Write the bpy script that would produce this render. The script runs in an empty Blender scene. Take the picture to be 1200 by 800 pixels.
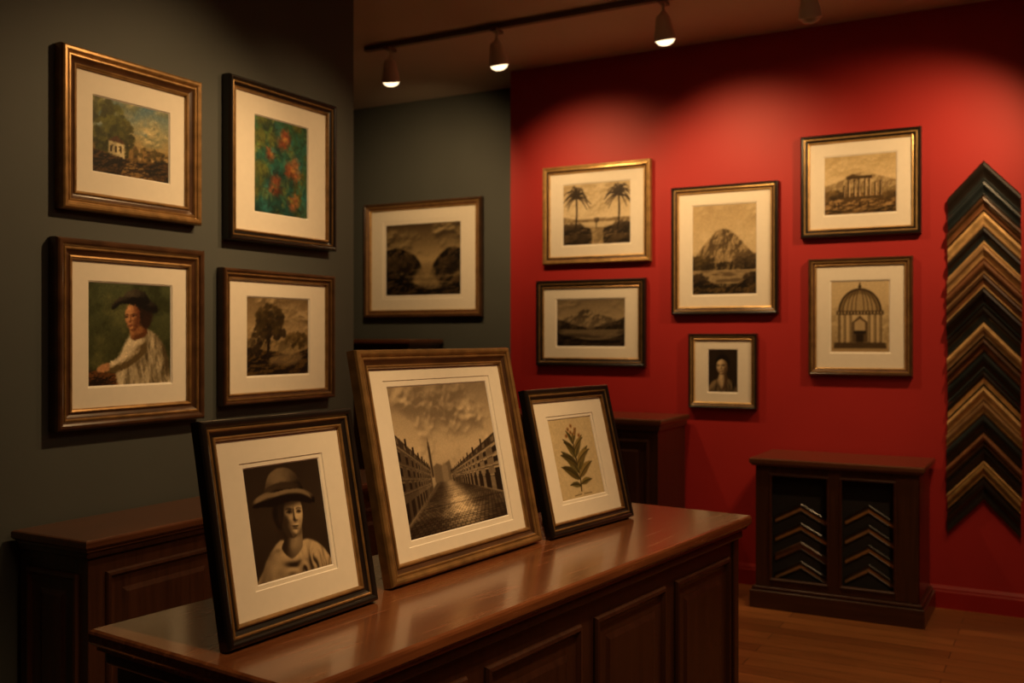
import bpy, math, random
import numpy as np
from mathutils import Vector, Matrix
random.seed(4)
D = bpy.data
SC = bpy.context.scene
try:
    SC.view_settings.view_transform = 'Standard'
    SC.view_settings.look = 'None'
except Exception:
    pass

# ------------------------------------------------------------------ materials
def new_mat(name):
    m = D.materials.new(name); m.use_nodes = True
    nt = m.node_tree
    return m, nt, nt.nodes['Principled BSDF']

def simple(name, col, rough=.5, metal=0., var=.0, scale=8., bump=0., bscale=200., coat=0., stretch=(1,1,1)):
    m, nt, b = new_mat(name)
    b.inputs['Roughness'].default_value = rough
    b.inputs['Metallic'].default_value = metal
    b.inputs['Coat Weight'].default_value = coat
    b.inputs['Coat Roughness'].default_value = .15
    tc = nt.nodes.new('ShaderNodeTexCoord')
    mp = nt.nodes.new('ShaderNodeMapping'); mp.inputs['Scale'].default_value = stretch
    nt.links.new(tc.outputs['Object'], mp.inputs['Vector'])
    n = nt.nodes.new('ShaderNodeTexNoise'); n.inputs['Scale'].default_value = scale
    n.inputs['Detail'].default_value = 6
    nt.links.new(mp.outputs[0], n.inputs['Vector'])
    r = nt.nodes.new('ShaderNodeValToRGB')
    r.color_ramp.elements[0].position = .3; r.color_ramp.elements[1].position = .7
    r.color_ramp.elements[0].color = tuple(c*(1-var) for c in col)+(1,)
    r.color_ramp.elements[1].color = tuple(min(1, c*(1+var)) for c in col)+(1,)
    nt.links.new(n.outputs['Fac'], r.inputs['Fac'])
    nt.links.new(r.outputs['Color'], b.inputs['Base Color'])
    if bump > 0:
        n2 = nt.nodes.new('ShaderNodeTexNoise'); n2.inputs['Scale'].default_value = bscale
        nt.links.new(mp.outputs[0], n2.inputs['Vector'])
        bp = nt.nodes.new('ShaderNodeBump'); bp.inputs['Strength'].default_value = bump
        bp.inputs['Distance'].default_value = .002
        nt.links.new(n2.outputs['Fac'], bp.inputs['Height'])
        nt.links.new(bp.outputs[0], b.inputs['Normal'])
    return m

def wood(name, c1, c2, rough=.3, axis='y', scale=3., coat=.3, crough=.22):
    m, nt, b = new_mat(name)
    tc = nt.nodes.new('ShaderNodeTexCoord')
    mp = nt.nodes.new('ShaderNodeMapping')
    mp.inputs['Scale'].default_value = {'y': (14, .8, 14), 'x': (.8, 14, 14), 'z': (14, 14, .8)}[axis]
    nt.links.new(tc.outputs['Object'], mp.inputs['Vector'])
    n = nt.nodes.new('ShaderNodeTexNoise'); n.inputs['Scale'].default_value = scale
    n.inputs['Detail'].default_value = 8; n.inputs['Roughness'].default_value = .65
    n.inputs['Distortion'].default_value = .6
    nt.links.new(mp.outputs[0], n.inputs['Vector'])
    r = nt.nodes.new('ShaderNodeValToRGB')
    r.color_ramp.elements[0].position = .32; r.color_ramp.elements[1].position = .68
    r.color_ramp.elements[0].color = c1+(1,); r.color_ramp.elements[1].color = c2+(1,)
    nt.links.new(n.outputs['Fac'], r.inputs['Fac'])
    nt.links.new(r.outputs['Color'], b.inputs['Base Color'])
    rr = nt.nodes.new('ShaderNodeMapRange')
    rr.inputs['To Min'].default_value = rough*.85; rr.inputs['To Max'].default_value = rough*1.25
    nt.links.new(n.outputs['Fac'], rr.inputs['Value'])
    nt.links.new(rr.outputs[0], b.inputs['Roughness'])
    b.inputs['Coat Weight'].default_value = coat
    b.inputs['Coat Roughness'].default_value = crough
    bp = nt.nodes.new('ShaderNodeBump'); bp.inputs['Strength'].default_value = .12
    bp.inputs['Distance'].default_value = .001
    nt.links.new(n.outputs['Fac'], bp.inputs['Height'])
    nt.links.new(bp.outputs[0], b.inputs['Normal'])
    return m

def floor_mat():
    m, nt, b = new_mat('oak_plank_floor')
    tc = nt.nodes.new('ShaderNodeTexCoord')
    br = nt.nodes.new('ShaderNodeTexBrick')
    br.inputs['Scale'].default_value = 1
    br.inputs['Brick Width'].default_value = 1.3
    br.inputs['Row Height'].default_value = .11
    br.inputs['Mortar Size'].default_value = .002
    br.inputs['Color1'].default_value = (.38, .145, .046, 1)
    br.inputs['Color2'].default_value = (.24, .086, .028, 1)
    br.inputs['Mortar'].default_value = (.03, .012, .006, 1)
    br.offset = .37
    nt.links.new(tc.outputs['Object'], br.inputs['Vector'])
    mp = nt.nodes.new('ShaderNodeMapping'); mp.inputs['Scale'].default_value = (1.2, 18, 1)
    nt.links.new(tc.outputs['Object'], mp.inputs['Vector'])
    n = nt.nodes.new('ShaderNodeTexNoise'); n.inputs['Scale'].default_value = 3
    n.inputs['Detail'].default_value = 8
    nt.links.new(mp.outputs[0], n.inputs['Vector'])
    r = nt.nodes.new('ShaderNodeMapRange'); r.inputs['To Min'].default_value = .4; r.inputs['To Max'].default_value = 1.55
    nt.links.new(n.outputs['Fac'], r.inputs['Value'])
    mx = nt.nodes.new('ShaderNodeVectorMath'); mx.operation = 'SCALE'
    nt.links.new(br.outputs['Color'], mx.inputs[0]); nt.links.new(r.outputs[0], mx.inputs['Scale'])
    nt.links.new(mx.outputs[0], b.inputs['Base Color'])
    b.inputs['Roughness'].default_value = .32
    return m

M = {}
M['red'] = simple('red_wall_paint', (.39, .0135, .0125), .6, var=.05, scale=2.5, bump=.08, bscale=120)
M['grey'] = simple('charcoal_wall_paint', (.066, .073, .066), .68, var=.06, scale=2.5, bump=.08, bscale=120)
M['ceil'] = simple('ceiling_paint', (.62, .54, .44), .8, var=.04, scale=2)
M['floor'] = floor_mat()
M['redbase'] = simple('red_trim_paint', (.34, .012, .011), .4, var=.05)
M['greybase'] = simple('charcoal_trim_paint', (.05, .052, .044), .4, var=.05)
M['top'] = wood('polished_mahogany', (.12, .038, .014), (.25, .088, .032), .25, 'y', coat=.7, crough=.14)
M['body'] = wood('dark_mahogany', (.030, .0110, .006), (.060, .0215, .011), .32, 'z')
M['bodyx'] = wood('dark_walnut', (.032, .0115, .006), (.062, .022, .0115), .32, 'x')
M['cabtop'] = wood('walnut_top', (.07, .024, .011), (.13, .046, .020), .28, 'x', coat=.6)
M['cabtopy'] = wood('walnut_top_long', (.07, .024, .011), (.13, .046, .020), .28, 'y', coat=.6)
M['black'] = simple('black_lacquer', (.012, .009, .007), .28, var=.3, coat=.4)
M['navy'] = simple('blue_black_lacquer', (.014, .020, .022), .35, var=.3)
M['walnut'] = simple('walnut_moulding', (.070, .032, .014), .28, var=.4, scale=14, coat=.45)
M['bronze'] = simple('bronze_leaf', (.33, .19, .070), .32, metal=.55, var=.3, scale=25, coat=.2)
M['gold'] = simple('gold_leaf', (.66, .43, .17), .3, metal=.6, var=.2, scale=25)
M['oldgold'] = simple('antique_gold', (.42, .26, .095), .32, metal=.5, var=.25, scale=25, coat=.2)
M['brown'] = simple('brown_moulding', (.13, .055, .024), .4, var=.3, scale=20)
M['tan'] = simple('tan_moulding', (.34, .20, .09), .4, metal=.2, var=.2, scale=20)
M['sgold'] = simple('sample_gold', (.62, .40, .17), .4, metal=.25, var=.25, scale=25)
M['sbrown'] = simple('sample_brown', (.20, .085, .036), .4, var=.3, scale=20)
M['board'] = simple('cream_mat_board', (.80, .745, .63), .85, var=.02, scale=40)
M['bevel'] = simple('mat_bevel_core', (.9, .86, .78), .8)
M['backing'] = simple('kraft_backing', (.16, .09, .045), .9, var=.1)
M['fixture'] = simple('white_fixture_enamel', (.70, .62, .52), .4)
M['track'] = simple('track_enamel', (.16, .12, .10), .5)
M['brass'] = simple('brass_knob', (.5, .33, .12), .3, metal=1)
M['inner'] = simple('dark_felt', (.010, .008, .007), .9)
m, nt, b = new_mat('lamp_lens')
b.inputs['Emission Color'].default_value = (1, .74, .42, 1); b.inputs['Emission Strength'].default_value = 2.6
M['lens'] = m
m, nt, b = new_mat('unlit_lamp_lens')
b.inputs['Base Color'].default_value = (.35, .30, .24, 1); b.inputs['Roughness'].default_value = .25
M['lens_off'] = m
m, nt, b = new_mat('printed_artwork')
at = nt.nodes.new('ShaderNodeAttribute'); at.attribute_name = 'Paint'
nt.links.new(at.outputs['Color'], b.inputs['Base Color'])
b.inputs['Roughness'].default_value = .5
b.inputs['Specular IOR Level'].default_value = .25
M['art'] = m

# ------------------------------------------------------------------ geometry helpers
def link(ob, parent=None):
    SC.collection.objects.link(ob)
    if parent: ob.parent = parent
    return ob

def mesh_obj(name, verts, faces, mats, midx=None, parent=None, smooth=False):
    me = D.meshes.new(name); me.from_pydata([tuple(v) for v in verts], [], faces)
    for mm in mats: me.materials.append(M[mm])
    if midx is not None: me.polygons.foreach_set('material_index', midx)
    if smooth: me.polygons.foreach_set('use_smooth', [True]*len(me.polygons))
    me.update()
    return link(D.objects.new(name, me), parent)

def box(name, lo, hi, mat, parent=None, bevel=0.):
    x0, y0, z0 = lo; x1, y1, z1 = hi
    v = [(x0,y0,z0),(x1,y0,z0),(x1,y1,z0),(x0,y1,z0),(x0,y0,z1),(x1,y0,z1),(x1,y1,z1),(x0,y1,z1)]
    f = [(0,3,2,1),(4,5,6,7),(0,1,5,4),(1,2,6,5),(2,3,7,6),(3,0,4,7)]
    o = mesh_obj(name, v, f, [mat], None, parent)
    if bevel:
        bm = o.modifiers.new('b', 'BEVEL'); bm.width = bevel; bm.segments = 3; bm.limit_method = 'ANGLE'
        o.modifiers.new('w', 'WEIGHTED_NORMAL')
    return o

def empty(name, loc=(0,0,0), rot=(0,0,0)):
    e = D.objects.new(name, None); e.location = loc; e.rotation_euler = rot
    e.empty_display_size = .1
    return link(e)

def ring(name, x0, x1, z0, z1, prof, segm, mats, parent, y=0.):
    """mitred rectangular moulding; prof = [(inset, forward)], segm = material idx per segment"""
    v = []; f = []; mi = []
    for ins, d in prof:
        v += [(x0+ins, y-d, z0+ins), (x1-ins, y-d, z0+ins), (x1-ins, y-d, z1-ins), (x0+ins, y-d, z1-ins)]
    for k in range(len(prof)-1):
        for j in range(4):
            a = 4*k+j; b_ = 4*k+(j+1) % 4
            f.append((a, b_, b_+4, a+4)); mi.append(segm[k])
    return mesh_obj(name, v, f, mats, mi, parent)

def lathe(name, prof, mat, parent=None, n=28, smooth=True, mats=None, segm=None):
    v = []; f = []; mi = []
    for r, z in prof:
        for i in range(n):
            a = 2*math.pi*i/n; v.append((r*math.cos(a), r*math.sin(a), z))
    for k in range(len(prof)-1):
        for i in range(n):
            f.append((k*n+i, k*n+(i+1) % n, (k+1)*n+(i+1) % n, (k+1)*n+i)); mi.append(segm[k] if segm else 0)
    return mesh_obj(name, v, f, mats or [mat], mi, parent, smooth)

#=====PAINTER START
def boxblur(a, r):
    r = int(r)
    if r < 1: return a
    for ax in (0, 1):
        p = [(0, 0)]*a.ndim; p[ax] = (r+1, r)
        c = np.cumsum(np.pad(a, p, mode='edge'), axis=ax)
        n = a.shape[ax]; k = 2*r+1
        if ax == 0: a = (c[k:k+n]-c[:n])/k
        else: a = (c[:, k:k+n]-c[:, :n])/k
    return a
def sblur(a, r): return boxblur(boxblur(a, r), r)

def crspline(pts, closed=True, n=8):
    P_ = [np.array(p, float) for p in pts]; out = []; L = len(P_)
    rng = range(L) if closed else range(L-1)
    for i in rng:
        if closed: p0, p1, p2, p3 = P_[i-1], P_[i], P_[(i+1) % L], P_[(i+2) % L]
        else: p0, p1, p2, p3 = P_[max(i-1, 0)], P_[i], P_[i+1], P_[min(i+2, L-1)]
        for k in range(n):
            t = k/n
            out.append(.5*((2*p1)+(-p0+p2)*t+(2*p0-5*p1+4*p2-p3)*t*t+(-p0+3*p1-3*p2+p3)*t**3))
    if not closed: out.append(P_[-1])
    return out

def h(s):
    if not isinstance(s, str): return np.array(s)
    s = s.lstrip('#'); return np.array([int(s[i:i+2], 16)/255 for i in (0, 2, 4)])

class P:
    def __init__(s, w, hgt, px, base='808080', seed=0):
        s.asp = w/hgt
        s.W = px; s.H = max(20, int(round(px/s.asp)))
        s.X, s.Y = np.meshgrid(np.linspace(0, 1, s.W), np.linspace(0, 1, s.H))
        s.c = np.zeros((s.H, s.W, 3))+h(base); s.r = np.random.RandomState(seed)
        s.u = s.H/180.
    def B(s, r): return max(1, int(round(r*s.u)))
    def noise(s, fx, fy, octv=4, X=None, Y=None):
        X = s.X if X is None else np.clip(X, 0, 1); Y = s.Y if Y is None else np.clip(Y, 0, 1)
        out = np.zeros(X.shape); amp = 1; tot = 0
        for o in range(octv):
            gx, gy = int(fx*2**o)+2, int(fy*2**o)+2
            g = s.r.rand(gy+1, gx+1)
            u = X*(gx-1); v = Y*(gy-1)
            i = u.astype(int); j = v.astype(int); a = u-i; b_ = v-j
            a = a*a*(3-2*a); b_ = b_*b_*(3-2*b_)
            out += amp*((g[j, i]*(1-a)+g[j, i+1]*a)*(1-b_)+(g[j+1, i]*(1-a)+g[j+1, i+1]*a)*b_)
            tot += amp; amp *= .55
        return out/tot
    def put(s, m, col, al=1.):
        col = h(col)
        m = np.clip(m*al, 0, 1)[..., None]; s.c = s.c*(1-m)+col*m
    def grad(s, stops):
        ys = [a for a, _ in stops]; cs = np.array([h(c) for _, c in stops])
        for k in range(3): s.c[..., k] = np.interp(s.Y, ys, cs[:, k])
    def ellm(s, cx, cy, rx, ry, soft=.15, rot=0.):
        c, n = math.cos(rot), math.sin(rot); dx = (s.X-cx)*s.asp; dy = s.Y-cy
        d = np.sqrt(((dx*c+dy*n)/(rx*s.asp))**2+((-dx*n+dy*c)/ry)**2)
        return np.clip((1+soft*.5-d)/soft, 0, 1)
    def ell(s, cx, cy, rx, ry, col, soft=.15, rot=0., al=1.): s.put(s.ellm(cx, cy, rx, ry, soft, rot), col, al)
    def mask(s, pts, blur=0, sm=False):
        if sm: pts = crspline(pts)
        m = np.zeros((s.H, s.W), bool); n = len(pts)
        for i in range(n):
            x1, y1 = pts[i]; x2, y2 = pts[(i+1) % n]
            if y1 == y2: continue
            m ^= ((y1 > s.Y) != (y2 > s.Y)) & (s.X < (x2-x1)*(s.Y-y1)/(y2-y1)+x1)
        return boxblur(m.astype(float), blur)
    def poly(s, pts, col, al=1., blur=1, sm=False): s.put(s.mask(pts, blur, sm), col, al)
    def stroke(s, pts, wd, col, al=1., soft=.006, sm=False, taper=False):
        if sm: pts = crspline(pts, False, 6)
        best = np.zeros((s.H, s.W)); n = len(pts)-1
        for i in range(n):
            ax, ay = pts[i][0]*s.asp, pts[i][1]; bx, by = pts[i+1][0]*s.asp, pts[i+1][1]
            px, py = s.X*s.asp-ax, s.Y-ay; vx, vy = bx-ax, by-ay
            t = np.clip((px*vx+py*vy)/(vx*vx+vy*vy+1e-9), 0, 1)
            d = np.hypot(px-t*vx, py-t*vy)
            w_ = wd*(1-.8*(i+t)/n) if taper else wd
            best = np.maximum(best, np.clip((w_+soft-d)/soft, 0, 1))
        s.put(best, col, al)
    def relief(s, m, z, dark, light, L=(-.5, .5, .6), k=1., al=1., gam=1.):
        gy, gx = np.gradient(z*s.H*k)
        n = np.sqrt(gx*gx+gy*gy+1); l = np.array(L)/np.linalg.norm(L)
        sh = np.clip((-gx*l[0]-gy*l[1]+l[2])/n, 0, 1)**gam
        col = h(dark)*(1-sh[..., None])+h(light)*sh[..., None]
        mm = np.clip(m*al, 0, 1)[..., None]; s.c = s.c*(1-mm)+col*mm
    def clouds(s, dark, light, y0=.4, f=3, al=.9, lo=.42):
        wx = s.X+.08*(s.noise(4, 4)-.5); wy = s.Y+.12*(s.noise(4, 4)-.5)
        n = s.noise(f, f*1.3, 5, wx, wy); d = np.clip((n-lo)*4, 0, 1)*np.clip((s.Y-y0)*6, 0, 1)
        s.relief(d, sblur(n, s.B(2)), dark, light, (-.4, .8, .5), .35, al)
    def foliage(s, cx, cy, rx, ry, dark, light, n=60, r=.03, soft=.6):
        for _ in range(n):
            a = s.r.rand()*2*math.pi; q = math.sqrt(s.r.rand())
            x, y = cx+math.cos(a)*rx*q, cy+math.sin(a)*ry*q
            k = np.clip(.5+(y-cy)/ry*.35-(x-cx)/rx*.2+(s.r.rand()-.5)*.7, 0, 1)
            rr = r*(.5+.8*s.r.rand()); s.ell(x, y, rr, rr*s.asp*.7, h(dark)*(1-k)+h(light)*k, soft, s.r.rand(), al=.75)
    def ground(s, pts, dark, light, f=6, k=.5, sm=True):
        m = s.mask(pts, 1, sm); z = s.noise(f, f*2.2, 5); s.relief(m, z, dark, light, (-.5, .7, .4), k)
    def brush(s, n, ln=.05, wd=.012, jit=.08, ang=None):
        H, W = s.H, s.W
        src = s.c.copy()
        for _ in range(n):
            x, y = s.r.rand(2); a = s.r.rand()*math.pi if ang is None else ang+s.r.randn()*.5
            c = src[int(y*(H-1)), int(x*(W-1))]*(1+(s.r.rand()-.5)*2*jit)
            R = int(ln*H)+2; j0, i0 = int(x*W), int(y*H)
            a0, a1, b0, b1 = max(0, i0-R), min(H, i0+R), max(0, j0-R), min(W, j0+R)
            if a1 <= a0 or b1 <= b0: continue
            yy, xx = np.mgrid[a0:a1, b0:b1]; dx = (xx-j0)/H; dy = (yy-i0)/H
            u_ = dx*math.cos(a)+dy*math.sin(a); v_ = -dx*math.sin(a)+dy*math.cos(a)
            m = np.clip(1.6-((u_/ln)**2+(v_/wd)**2)*1.6, 0, 1)[..., None]*.7
            s.c[a0:a1, b0:b1] = s.c[a0:a1, b0:b1]*(1-m)+c*m
    def grain(s, a=.04): s.c = np.clip(s.c*(1+a*s.r.randn(s.H, s.W, 1)), 0, 1)
    def tex(s, amt, f=20):
        n = s.noise(f, f/s.asp, 3)-.5; s.c = np.clip(s.c*(1+amt*2*n[..., None]), 0, 1)
    def tone(s, lo, hi, con=1.):
        g = np.clip(s.c.mean(2), 0, 1); g = np.clip((g-.5)*con+.5, 0, 1)
        s.c = h(lo)*(1-g[..., None])+h(hi)*g[..., None]

def face(p, cx, cy, s, turn=.3, tilt=0., L=(-.5, .45, .65), skin='e0c69c', shadow='4a3424', lip='6a3c2c', wmul=1.):
    X0 = (p.X-cx)*p.asp/s/wmul; Y0 = (p.Y-cy)/s
    c, n = math.cos(tilt), math.sin(tilt); X = X0*c+Y0*n; Y = -X0*n+Y0*c
    yy = np.clip(np.abs(Y), 0, 1)
    a = np.where(Y > 0, .74*np.sqrt(np.clip(1-yy**2.4, 0, 1)), .74*np.clip(1-yy**2.0, 0, 1)**.5*(1-.10*yy))+1e-3
    r = np.abs(X)/a; m = ((r < 1) & (yy < 1)).astype(float)
    G = lambda x0, y0, sx, sy: np.exp(-((X-x0)/sx)**2-((Y-y0)/sy)**2)
    f = turn*.5
    z = .8*np.sqrt(np.clip(1-np.clip(r, 0, 1)**2*.95, 0, 1))*np.sqrt(np.clip(1-yy**2*.7, .02, 1))
    z += .17*G(f+turn*.1, -.17, .085, .10)+.11*G(f, .08, .07, .24)+.04*G(f+turn*.1-.11, -.2, .05, .05)+.04*G(f+turn*.1+.11, -.2, .05, .05)
    el, er = f-.33*(1+.15*turn), f+.33*(1-.45*turn)
    for e in (el, er):
        z -= .12*G(e, .13, .16, .10); z += .045*G(e, .12, .10, .05)
    z += .05*G(f, .3, .42, .08)+.06*G(f, -.46, .17, .035)+.055*G(f, -.56, .13, .035)-.04*G(f, -.66, .15, .05)+.08*G(f, -.84, .15, .10)
    z += .06*G(f-.4, -.18, .18, .18)+.05*G(f+.36, -.18, .15, .18)
    px = 1./(s*p.H); gy, gx = np.gradient(z); gx /= px*wmul; gy /= px
    l = np.array(L)/np.linalg.norm(L); nn = np.sqrt(gx*gx+gy*gy+1)
    sh = np.clip((-gx*l[0]-gy*l[1]+l[2])/nn, 0, 1); sh = .08+.92*sh
    col = h(shadow)*(1-sh[..., None])+h(skin)*sh[..., None]
    mm = boxblur(m, 1)[..., None]; p.c = p.c*(1-mm)+col*mm
    def at(x, y): 
        xx = (x*c-y*n)*wmul; yy_ = x*n+y*c
        return cx+xx*s/p.asp, cy+yy_*s
    def E(x, y, rx, ry, col, soft=.4, al=1., rot=0.): q = at(x, y); p.ell(q[0], q[1], rx*s/p.asp*wmul, ry*s, col, soft, tilt+rot, al)
    def S(pts, wd, col, al=1.): p.stroke([at(*q) for q in pts], wd*s, col, al, soft=.02*s+.002, sm=True)
    for e, w_ in ((el, .14), (er, .14*(1-.35*turn))):
        E(e, .12, w_*1.25, .085, shadow, .9, .5)
        E(e, .112, w_*.9, .038, 'a8967a', .45, .7)
        E(e+.03*turn, .115, w_*.45, .048, '1c130c', .4, .9)
        S([(e-w_, .11), (e-w_*.3, .150), (e+w_*.5, .145), (e+w_*1.05, .11)], .011, '1d130c', .9)
        S([(e-w_*1.3, .25), (e-w_*.2, .295), (e+w_*1.2, .26)], .012, '2b1c12', .6)
    E(f+turn*.1-.07, -.26, .035, .018, shadow, .5, .8); E(f+turn*.1+.07, -.26, .035, .018, shadow, .5, .8)
    p.poly([at(f-.17, -.5), at(f-.07, -.46), at(f, -.473), at(f+.07, -.46), at(f+.16, -.5), at(f, -.515)], lip, .75, 0, True)
    p.poly([at(f-.15, -.51), at(f, -.515), at(f+.14, -.51), at(f+.07, -.575), at(f-.07, -.575)], lip, .45, 0, True)
    S([(f-.17, -.5), (f, -.512), (f+.16, -.5)], .008, '24130c', .7)
    return at

def ridge(p, pts, dark, light, rough=.02, k=.6, f=7, al=1., L=(-.6, .5, .4), mist=None):
    xs = [a for a, _ in pts]; ys = [b_ for _, b_ in pts]
    y = np.interp(p.X[0], xs, ys); kk = max(3, p.W//16)
    y = np.convolve(np.pad(y, kk, mode='edge'), np.ones(2*kk+1)/(2*kk+1), 'valid')
    y = y+(p.noise(9, 2, 5)[p.H//2]-.5)*rough*2
    m = boxblur((p.Y < y[None, :]).astype(float), 1)
    z = p.noise(f, f*.8, 5, p.X+.06*(p.noise(5, 5)-.5), p.Y)
    p.relief(m, z, dark, light, L, k, al)
    if mist is not None:
        p.put(m*np.clip(1-(p.Y-mist[0])/mist[1], 0, 1)*(p.Y > mist[0]-.3), mist[2], mist[3])
    return m

# --- individual pictures
def art_village(p):
    p.grad([(0, '3a2a12'), (.3, '6a5326'), (.45, 'a08a58'), (.7, '8f9070'), (1, '54727a')])
    p.clouds('6d7458', 'd8c48e', .38, 3, .9, .40)
    n = p.noise(3, 3, 4); p.put(np.clip((n-.5)*4, 0, 1)*(p.Y > .6)*(p.X < .7), '3f6f8e', .6)
    p.foliage(.18, .62, .24, .34, '1d220a', '6c6c2a', 130, .05)
    p.foliage(.05, .9, .2, .2, '2c2f10', '5a5a24', 40, .05)
    p.foliage(.42, .52, .1, .25, '20210a', '5d5a22', 60, .035)
    p.poly([(.2, .24), (.2, .46), (.3, .5), (.4, .44), (.4, .24)], 'a89c74')
    p.poly([(.3, .24), (.3, .46), (.4, .44), (.4, .24)], 'c8bb90')
    p.poly([(.18, .45), (.3, .53), (.42, .43)], '4a3018')
    for i in range(3): p.poly([(.22+i*.06, .3), (.22+i*.06, .39), (.245+i*.06, .39), (.245+i*.06, .3)], '3a2c18', blur=0)
    for i in range(9):
        x = .46+i*.06; hh = .06+.09*p.r.rand()
        p.poly([(x, .25), (x, .27+hh), (x+.025, .31+hh), (x+.05, .27+hh), (x+.05, .25)], ['8a6c3c', '5c4424', 'a88c5c'][i % 3])
    p.foliage(.75, .34, .25, .09, '241f0d', '5b4c20', 60, .025)
    p.ground([(-.1, -.1), (-.1, .27), (.3, .26), (.6, .22), (1.1, .28), (1.1, -.1)], '100b04', '52391a')
    p.ground([(.35, -.1), (.45, .2), (.58, .2), (.85, -.1)], '2c1e0e', '8a6c3c')
    p.brush(900, .035, .010, .2); p.grain(.04)
def art_flowers(p):
    p.grad([(0, '123a34'), (.5, '1f5548'), (1, '2c5030')])
    n = p.noise(4, 4, 4); p.put(np.clip((n-.45)*5, 0, 1), '2a6a68', .6)
    n = p.noise(4, 4, 4); p.put(np.clip((n-.45)*5, 0, 1), '5f5c22', .8)
    n = p.noise(4, 4, 4); p.put(np.clip((n-.52)*5, 0, 1), '0c211d', .75)
    n = p.noise(5, 5, 4); p.put(np.clip((n-.58)*6, 0, 1), '8a8038', .6)
    for cx, cy, r in [(.55, .80, .12), (.72, .50, .14), (.30, .62, .08), (.38, .30, .12), (.72, .16, .10)]:
        for k in range(7):
            a = k*math.pi/3.5+p.r.rand()
            col = ['7c3a20', '90482c', '5c2414', 'a0643e'][p.r.randint(4)]
            p.ell(cx+math.cos(a)*r*.6, cy+math.sin(a)*r*.55, r*.55, r*.36, col, .9, a, .65)
        p.ell(cx, cy, r*.32, r*.22, 'b88c48', .8, al=.7)
    for _ in range(18):
        x, y = p.r.rand(2); a = p.r.rand()*3
        p.stroke([(x, y), (x+.12*math.cos(a), y+.12*math.sin(a))], .010, ['5c7f3a', '102a22', '24706c'][p.r.randint(3)], .6)
    p.brush(1500, .05, .016, .3); p.grain(.03)
def art_lady(p):
    p.grad([(0, '2e3018'), (.4, '3c4022'), (1, '4a5232')])
    n = p.noise(4, 4, 5); p.put(np.clip((n-.45)*5, 0, 1), '6c6c3e', .5)
    n = p.noise(4, 4, 5); p.put(np.clip((n-.5)*5, 0, 1), '20260f', .7)
    p.ground([(-.1, -.1), (-.1, .14), (.3, .12), (.6, .05), (.6, -.1)], '1c1008', '6c4420', 5, .3)
    m = p.mask([(.40, -.05), (.33, .2), (.42, .40), (.5, .5), (.60, .56), (.78, .52), (.93, .36), (.99, .12), (.95, -.05)], 2, True)
    z = sblur(m, p.B(12))*.25+p.noise(7, 3, 4, p.X+.3*p.Y, p.Y)*.10
    p.relief(m, z, '4c4028', 'd8c9a6', (-.6, .5, .5), 1.)
    m = p.mask([(.55, .46), (.40, .30), (.24, .22), (.2, .15), (.34, .13), (.52, .2), (.68, .32), (.68, .44)], 1, True)
    p.relief(m, sblur(m, p.B(6))*.15+p.noise(8, 8, 3)*.05, '5c4c2e', 'dcccaa', (-.4, .8, .4), 1.)
    p.poly([(.23, .22), (.12, .19), (.10, .145), (.14, .13), (.24, .15)], 'b8865a', 1, 1, True)
    m = p.mask([(.5, .46), (.5, .66), (.66, .68), (.70, .52), (.62, .46)], 1, True)
    p.relief(m, sblur(m, p.B(4))*.15, '5a3418', 'b88254', (-.6, .4, .4))
    p.ell(.66, .70, .11, .12, '21120a', .4)
    face(p, .52, .665, .135, -.55, .12, (-.6, .4, .6), 'c89262', '5a3018', '8f3a24', .92)
    p.ell(.69, .63, .05, .07, '2a160a', .5)
    m = p.mask([(.28, .74), (.40, .80), (.56, .785), (.76, .72), (.84, .74), (.78, .82), (.62, .88), (.42, .88), (.29, .81)], 1, True)
    p.relief(m, sblur(m, p.B(6))*.2+p.noise(6, 6, 3)*.04, '070504', '3c3428', (-.5, .8, .3))
    m = p.mask([(.42, .82), (.43, .90), (.52, .95), (.66, .93), (.73, .84), (.68, .80)], 1, True)
    p.relief(m, sblur(m, p.B(8))*.3+p.noise(8, 8, 3)*.05, '070504', '4a4232', (-.5, .6, .4))
    p.brush(1300, .024, .008, .18); p.grain(.03)
def art_tree(p):
    p.grad([(0, '1e150a'), (.25, '4a3820'), (.4, 'a08860'), (.6, '9c8660'), (1, '6f5c3e')])
    p.clouds('6a583a', 'c4ae84', .42, 3, .9)
    ridge(p, [(0, .48), (.5, .44), (.8, .5), (1, .45)], '4a3c24', '8a744c', .02, .3, mist=(.36, .15, 'a08a60', .4))
    p.foliage(.8, .46, .2, .1, '33270f', '6a5630', 60, .03)
    p.ground([(-.1, -.1), (-.1, .33), (.4, .31), (.7, .26), (1.1, .33), (1.1, -.1)], '120b05', '54401f')
    p.poly([(.35, .16), (.5, .27), (.9, .26), (.75, .13)], '8a7450', .7, 3, True)
    p.stroke([(.33, .22), (.34, .45), (.36, .65)], .02, '1c130a', sm=True)
    p.stroke([(.34, .45), (.24, .6)], .01, '1c130a'); p.stroke([(.35, .5), (.47, .62)], .01, '1c130a')
    p.foliage(.36, .72, .22, .19, '140e07', '50401f', 170, .035); p.foliage(.24, .52, .15, .12, '140e07', '4e3f22', 70, .03)
    p.foliage(.50, .55, .10, .09, '140e07', '4e3f22', 40, .03); p.foliage(.12, .34, .12, .09, '17100a', '43351c', 40, .03)
    p.brush(500, .02, .007, .15); p.grain(.04)
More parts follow.
